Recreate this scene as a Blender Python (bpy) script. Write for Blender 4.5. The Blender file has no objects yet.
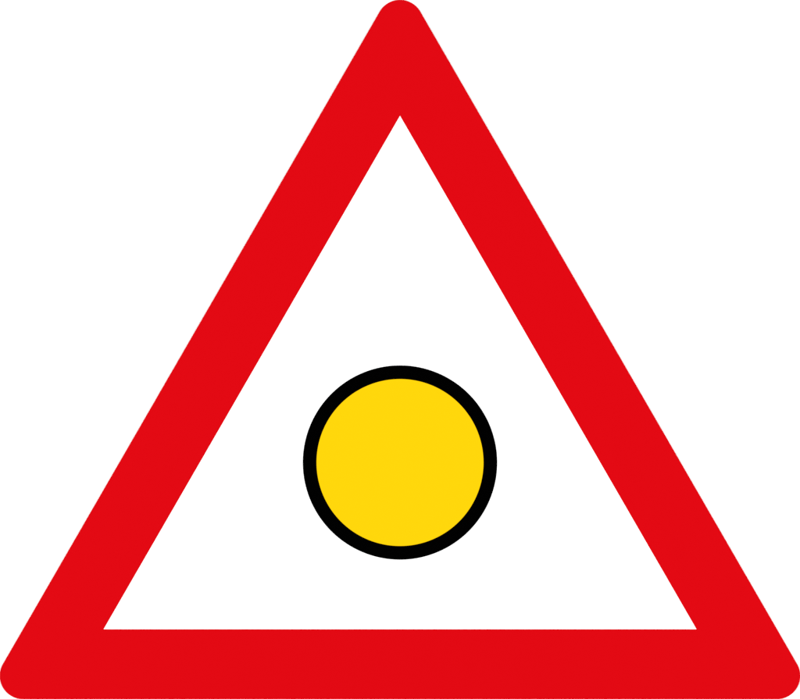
import bpy, bmesh, math
from mathutils import Vector

scene = bpy.context.scene
R = math.radians

# ------------------------------------------------------------------ scale
PX = 0.9 / 800.0                 # the sign is 0.9 m wide and 800 units wide in its layout
BASE_Z = 1.05                    # height of the sign's lower edge on the wall
def P(x, y):                     # sign layout (x right, y down, 800 x 699) -> sign-local x, z
    return ((x - 400.0) * PX, (699.0 - y) * PX)

# ------------------------------------------------------------------ camera
FACE_Y = -0.0016                 # front surface of the sign
DIST = 3.4
cam_d = bpy.data.cameras.new('camera')
cam = bpy.data.objects.new('camera', cam_d)
scene.collection.objects.link(cam)
cam.location = (0.0, FACE_Y - DIST, BASE_Z + 349.5 * PX)
cam.rotation_euler = (R(90), 0, 0)
cam_d.sensor_fit = 'HORIZONTAL'
cam_d.sensor_width = 36.0
cam_d.lens = 36.0 * DIST / (800.0 * PX)
cam_d.clip_start = 0.05
cam_d.clip_end = 200.0
scene.camera = cam

# ------------------------------------------------------------------ world: an unlit studio
world = bpy.data.worlds.new('World')
scene.world = world
world.use_nodes = True
bg = world.node_tree.nodes['Background']
bg.inputs['Color'].default_value = (1, 1, 1, 1)
bg.inputs['Strength'].default_value = 0.001

# ------------------------------------------------------------------ lamps: four soft boxes, copy-stand style
MID = Vector((0, 0, BASE_Z + 320 * PX))
POWER = 313.0
for sx in (-1, 1):
    for sz in (-1, 1):
        ld = bpy.data.lights.new('softbox', 'AREA')
        ld.shape = 'RECTANGLE'
        ld.size = 1.3
        ld.size_y = 1.3
        ld.energy = POWER
        lo = bpy.data.objects.new('softbox', ld)
        scene.collection.objects.link(lo)
        lo.location = MID + Vector((sx * 4.7, -4.1, sz * 2.6))
        lo.rotation_euler = (MID - lo.location).to_track_quat('-Z', 'Y').to_euler()

vs = scene.view_settings
vs.view_transform = 'Standard'
vs.look = 'None'
vs.exposure = 0.0
vs.gamma = 1.0
vs.use_curve_mapping = False

# ------------------------------------------------------------------ materials
def material(name, color, rough, metallic=0.0, spec=0.5, bump_scale=900.0, bump=0.01,
             rough_var=0.04, tint_var=0.0):
    m = bpy.data.materials.new(name)
    m.use_nodes = True
    nt = m.node_tree
    b = nt.nodes['Principled BSDF']
    b.inputs['Metallic'].default_value = metallic
    b.inputs['Specular IOR Level'].default_value = spec
    tc = nt.nodes.new('ShaderNodeTexCoord')
    n1 = nt.nodes.new('ShaderNodeTexNoise')
    n1.inputs['Scale'].default_value = 14.0
    n1.inputs['Detail'].default_value = 5.0
    nt.links.new(tc.outputs['Object'], n1.inputs['Vector'])
    mr = nt.nodes.new('ShaderNodeMapRange')
    mr.inputs['To Min'].default_value = rough - rough_var
    mr.inputs['To Max'].default_value = rough + rough_var
    nt.links.new(n1.outputs['Fac'], mr.inputs['Value'])
    nt.links.new(mr.outputs['Result'], b.inputs['Roughness'])
    mx = nt.nodes.new('ShaderNodeMix')
    mx.data_type = 'RGBA'
    mx.inputs['A'].default_value = (*[c * (1 - tint_var) for c in color], 1)
    mx.inputs['B'].default_value = (*[min(1, c * (1 + tint_var)) for c in color], 1)
    nt.links.new(n1.outputs['Fac'], mx.inputs['Factor'])
    nt.links.new(mx.outputs['Result'], b.inputs['Base Color'])
    n2 = nt.nodes.new('ShaderNodeTexNoise')
    n2.inputs['Scale'].default_value = bump_scale
    n2.inputs['Detail'].default_value = 2.0
    nt.links.new(tc.outputs['Object'], n2.inputs['Vector'])
    bp = nt.nodes.new('ShaderNodeBump')
    bp.inputs['Strength'].default_value = bump
    bp.inputs['Distance'].default_value = 0.0005
    nt.links.new(n2.outputs['Fac'], bp.inputs['Height'])
    nt.links.new(bp.outputs['Normal'], b.inputs['Normal'])
    return m

M_WALL = material('white_wall_paint', (0.86, 0.86, 0.86), 0.6, spec=0.3, bump_scale=220, bump=0.05)
M_PLATE = material('aluminium', (0.86, 0.87, 0.88), 0.32, metallic=1.0)
M_RED = material('red_sheeting', (0.480, 0.0018, 0.0042), 0.09, rough_var=0.02, bump=0.003)
M_WHITE = material('white_sheeting', (0.84, 0.84, 0.84), 0.24)
M_BLACK = material('black_film', (0.0002, 0.0002, 0.0002), 0.09, rough_var=0.02, bump=0.003)
M_YELLOW = material('yellow_sheeting', (0.68, 0.426, 0.0022), 0.09, rough_var=0.02, bump=0.003)

# ------------------------------------------------------------------ helpers
def link(name, bm, mat, parent=None):
    bmesh.ops.recalc_face_normals(bm, faces=bm.faces[:])
    me = bpy.data.meshes.new(name)
    bm.to_mesh(me)
    bm.free()
    me.materials.append(mat)
    o = bpy.data.objects.new(name, me)
    scene.collection.objects.link(o)
    o.parent = parent
    return o

def scaled_outline(inset):
    """rounded triangle of the sign: list of (x, y, corner index) in layout units"""
    r = 23.1                     # corner radius; g: the cut edge stands a hair outside the layout
    g = 0.4
    s = 800.0 - 2 * r
    top = (400.0, r)
    left = (r, r + s * math.sqrt(3) / 2)
    right = (800.0 - r, left[1])
    pts = []
    n = 28
    # counter-clockwise in layout (y down): top, left, right
    for k, (c, a0) in enumerate(((top, -30), (left, -150), (right, -270))):
        for i in range(n + 1):
            a = R(a0 - 120.0 * i / n)
            pts.append((c[0] + (r + g - inset) * math.cos(a), c[1] + (r + g - inset) * math.sin(a), k))
    return pts

INNER = [(400.0, 115.7), (103.6, 629.3), (696.5, 629.3)]

def ring_prism(outer_rows, inner_rows, idx):
    """outer_rows: list of (points2d, y) from back to front; inner_rows: the same for the hole.
    idx gives, for each outer point, the inner point it is joined to."""
    bm = bmesh.new()
    def mk(rows):
        return [[bm.verts.new((P(x, y)[0], d, P(x, y)[1])) for x, y in pts] for pts, d in rows]
    O, I = mk(outer_rows), mk(inner_rows)
    n, m = len(O[0]), len(I[0])
    for rows, c in ((O, n), (I, m)):
        for a, b in zip(rows[:-1], rows[1:]):
            for i in range(c):
                j = (i + 1) % c
                bm.faces.new((a[i], a[j], b[j], b[i]))
    for ro, ri in ((O[0], I[0]), (O[-1], I[-1])):
        for i in range(n):
            j = (i + 1) % n
            p, q = idx[i], idx[j]
            if p == q:
                bm.faces.new((ro[i], ro[j], ri[p]))
            else:
                bm.faces.new((ro[i], ro[j], ri[q], ri[p]))
    return bm

def solid_prism(rows):
    bm = bmesh.new()
    V = [[bm.verts.new((P(x, y)[0], d, P(x, y)[1])) for x, y in pts] for pts, d in rows]
    n = len(V[0])
    for a, b in zip(V[:-1], V[1:]):
        for i in range(n):
            j = (i + 1) % n
            bm.faces.new((a[i], a[j], b[j], b[i]))
    bm.faces.new(V[0])
    bm.faces.new(V[-1])
    return bm

def circle(r, n=256, c=(400.0, 462.55)):
    return [(c[0] + r * math.cos(2 * math.pi * i / n), c[1] + r * math.sin(2 * math.pi * i / n))
            for i in range(n)]

# ------------------------------------------------------------------ the setting: a white wall
bm = bmesh.new()
bmesh.ops.create_cube(bm, size=1.0)
for v in bm.verts:
    v.co = Vector((v.co.x * 7.0, 0.06 + v.co.y * 0.12, 2.0 + v.co.z * 5.0))
wall = link('wall', bm, M_WALL)
wall['kind'] = 'structure'

# ------------------------------------------------------------------ the sign
sign = bpy.data.objects.new('warning_sign', None)
sign.empty_display_size = 0.1
scene.collection.objects.link(sign)
sign.location = (0, 0, BASE_Z)
sign['label'] = 'red-bordered triangular warning sign with a black-ringed yellow disc on white'
sign['category'] = 'road sign'

def xy(pts): return [(p[0], p[1]) for p in pts]

# aluminium blank, flush against the wall
link('plate', solid_prism([(xy(scaled_outline(0.35)), 0.0), (xy(scaled_outline(0.35)), -0.0010)]), M_PLATE, sign)

# red border: continuous band, rounded outside, sharp triangular opening
o0, o1 = scaled_outline(0.0), scaled_outline(0.12)
border = ring_prism([(xy(o0), -0.0010), (xy(o0), -0.00146), (xy(o1), FACE_Y)],
                    [(INNER, -0.0010), (INNER, FACE_Y)], [p[2] for p in o0])
link('border', border, M_RED, sign)

# white field filling the opening
field = link('white_field', solid_prism([(INNER, -0.0010), (INNER, FACE_Y + 0.0001)]), M_WHITE, sign)

# yellow disc with a black ring round it
RO, RI = 97.2, 83.5
ring = ring_prism([(circle(RO), FACE_Y + 0.0001), (circle(RO), FACE_Y - 0.00012)],
                  [(circle(RI), FACE_Y + 0.0001), (circle(RI), FACE_Y - 0.00012)], list(range(256)))
link('ring', ring, M_BLACK, sign)
link('disc', solid_prism([(circle(RI), FACE_Y + 0.0001), (circle(RI), FACE_Y - 0.00008)]), M_YELLOW, sign)
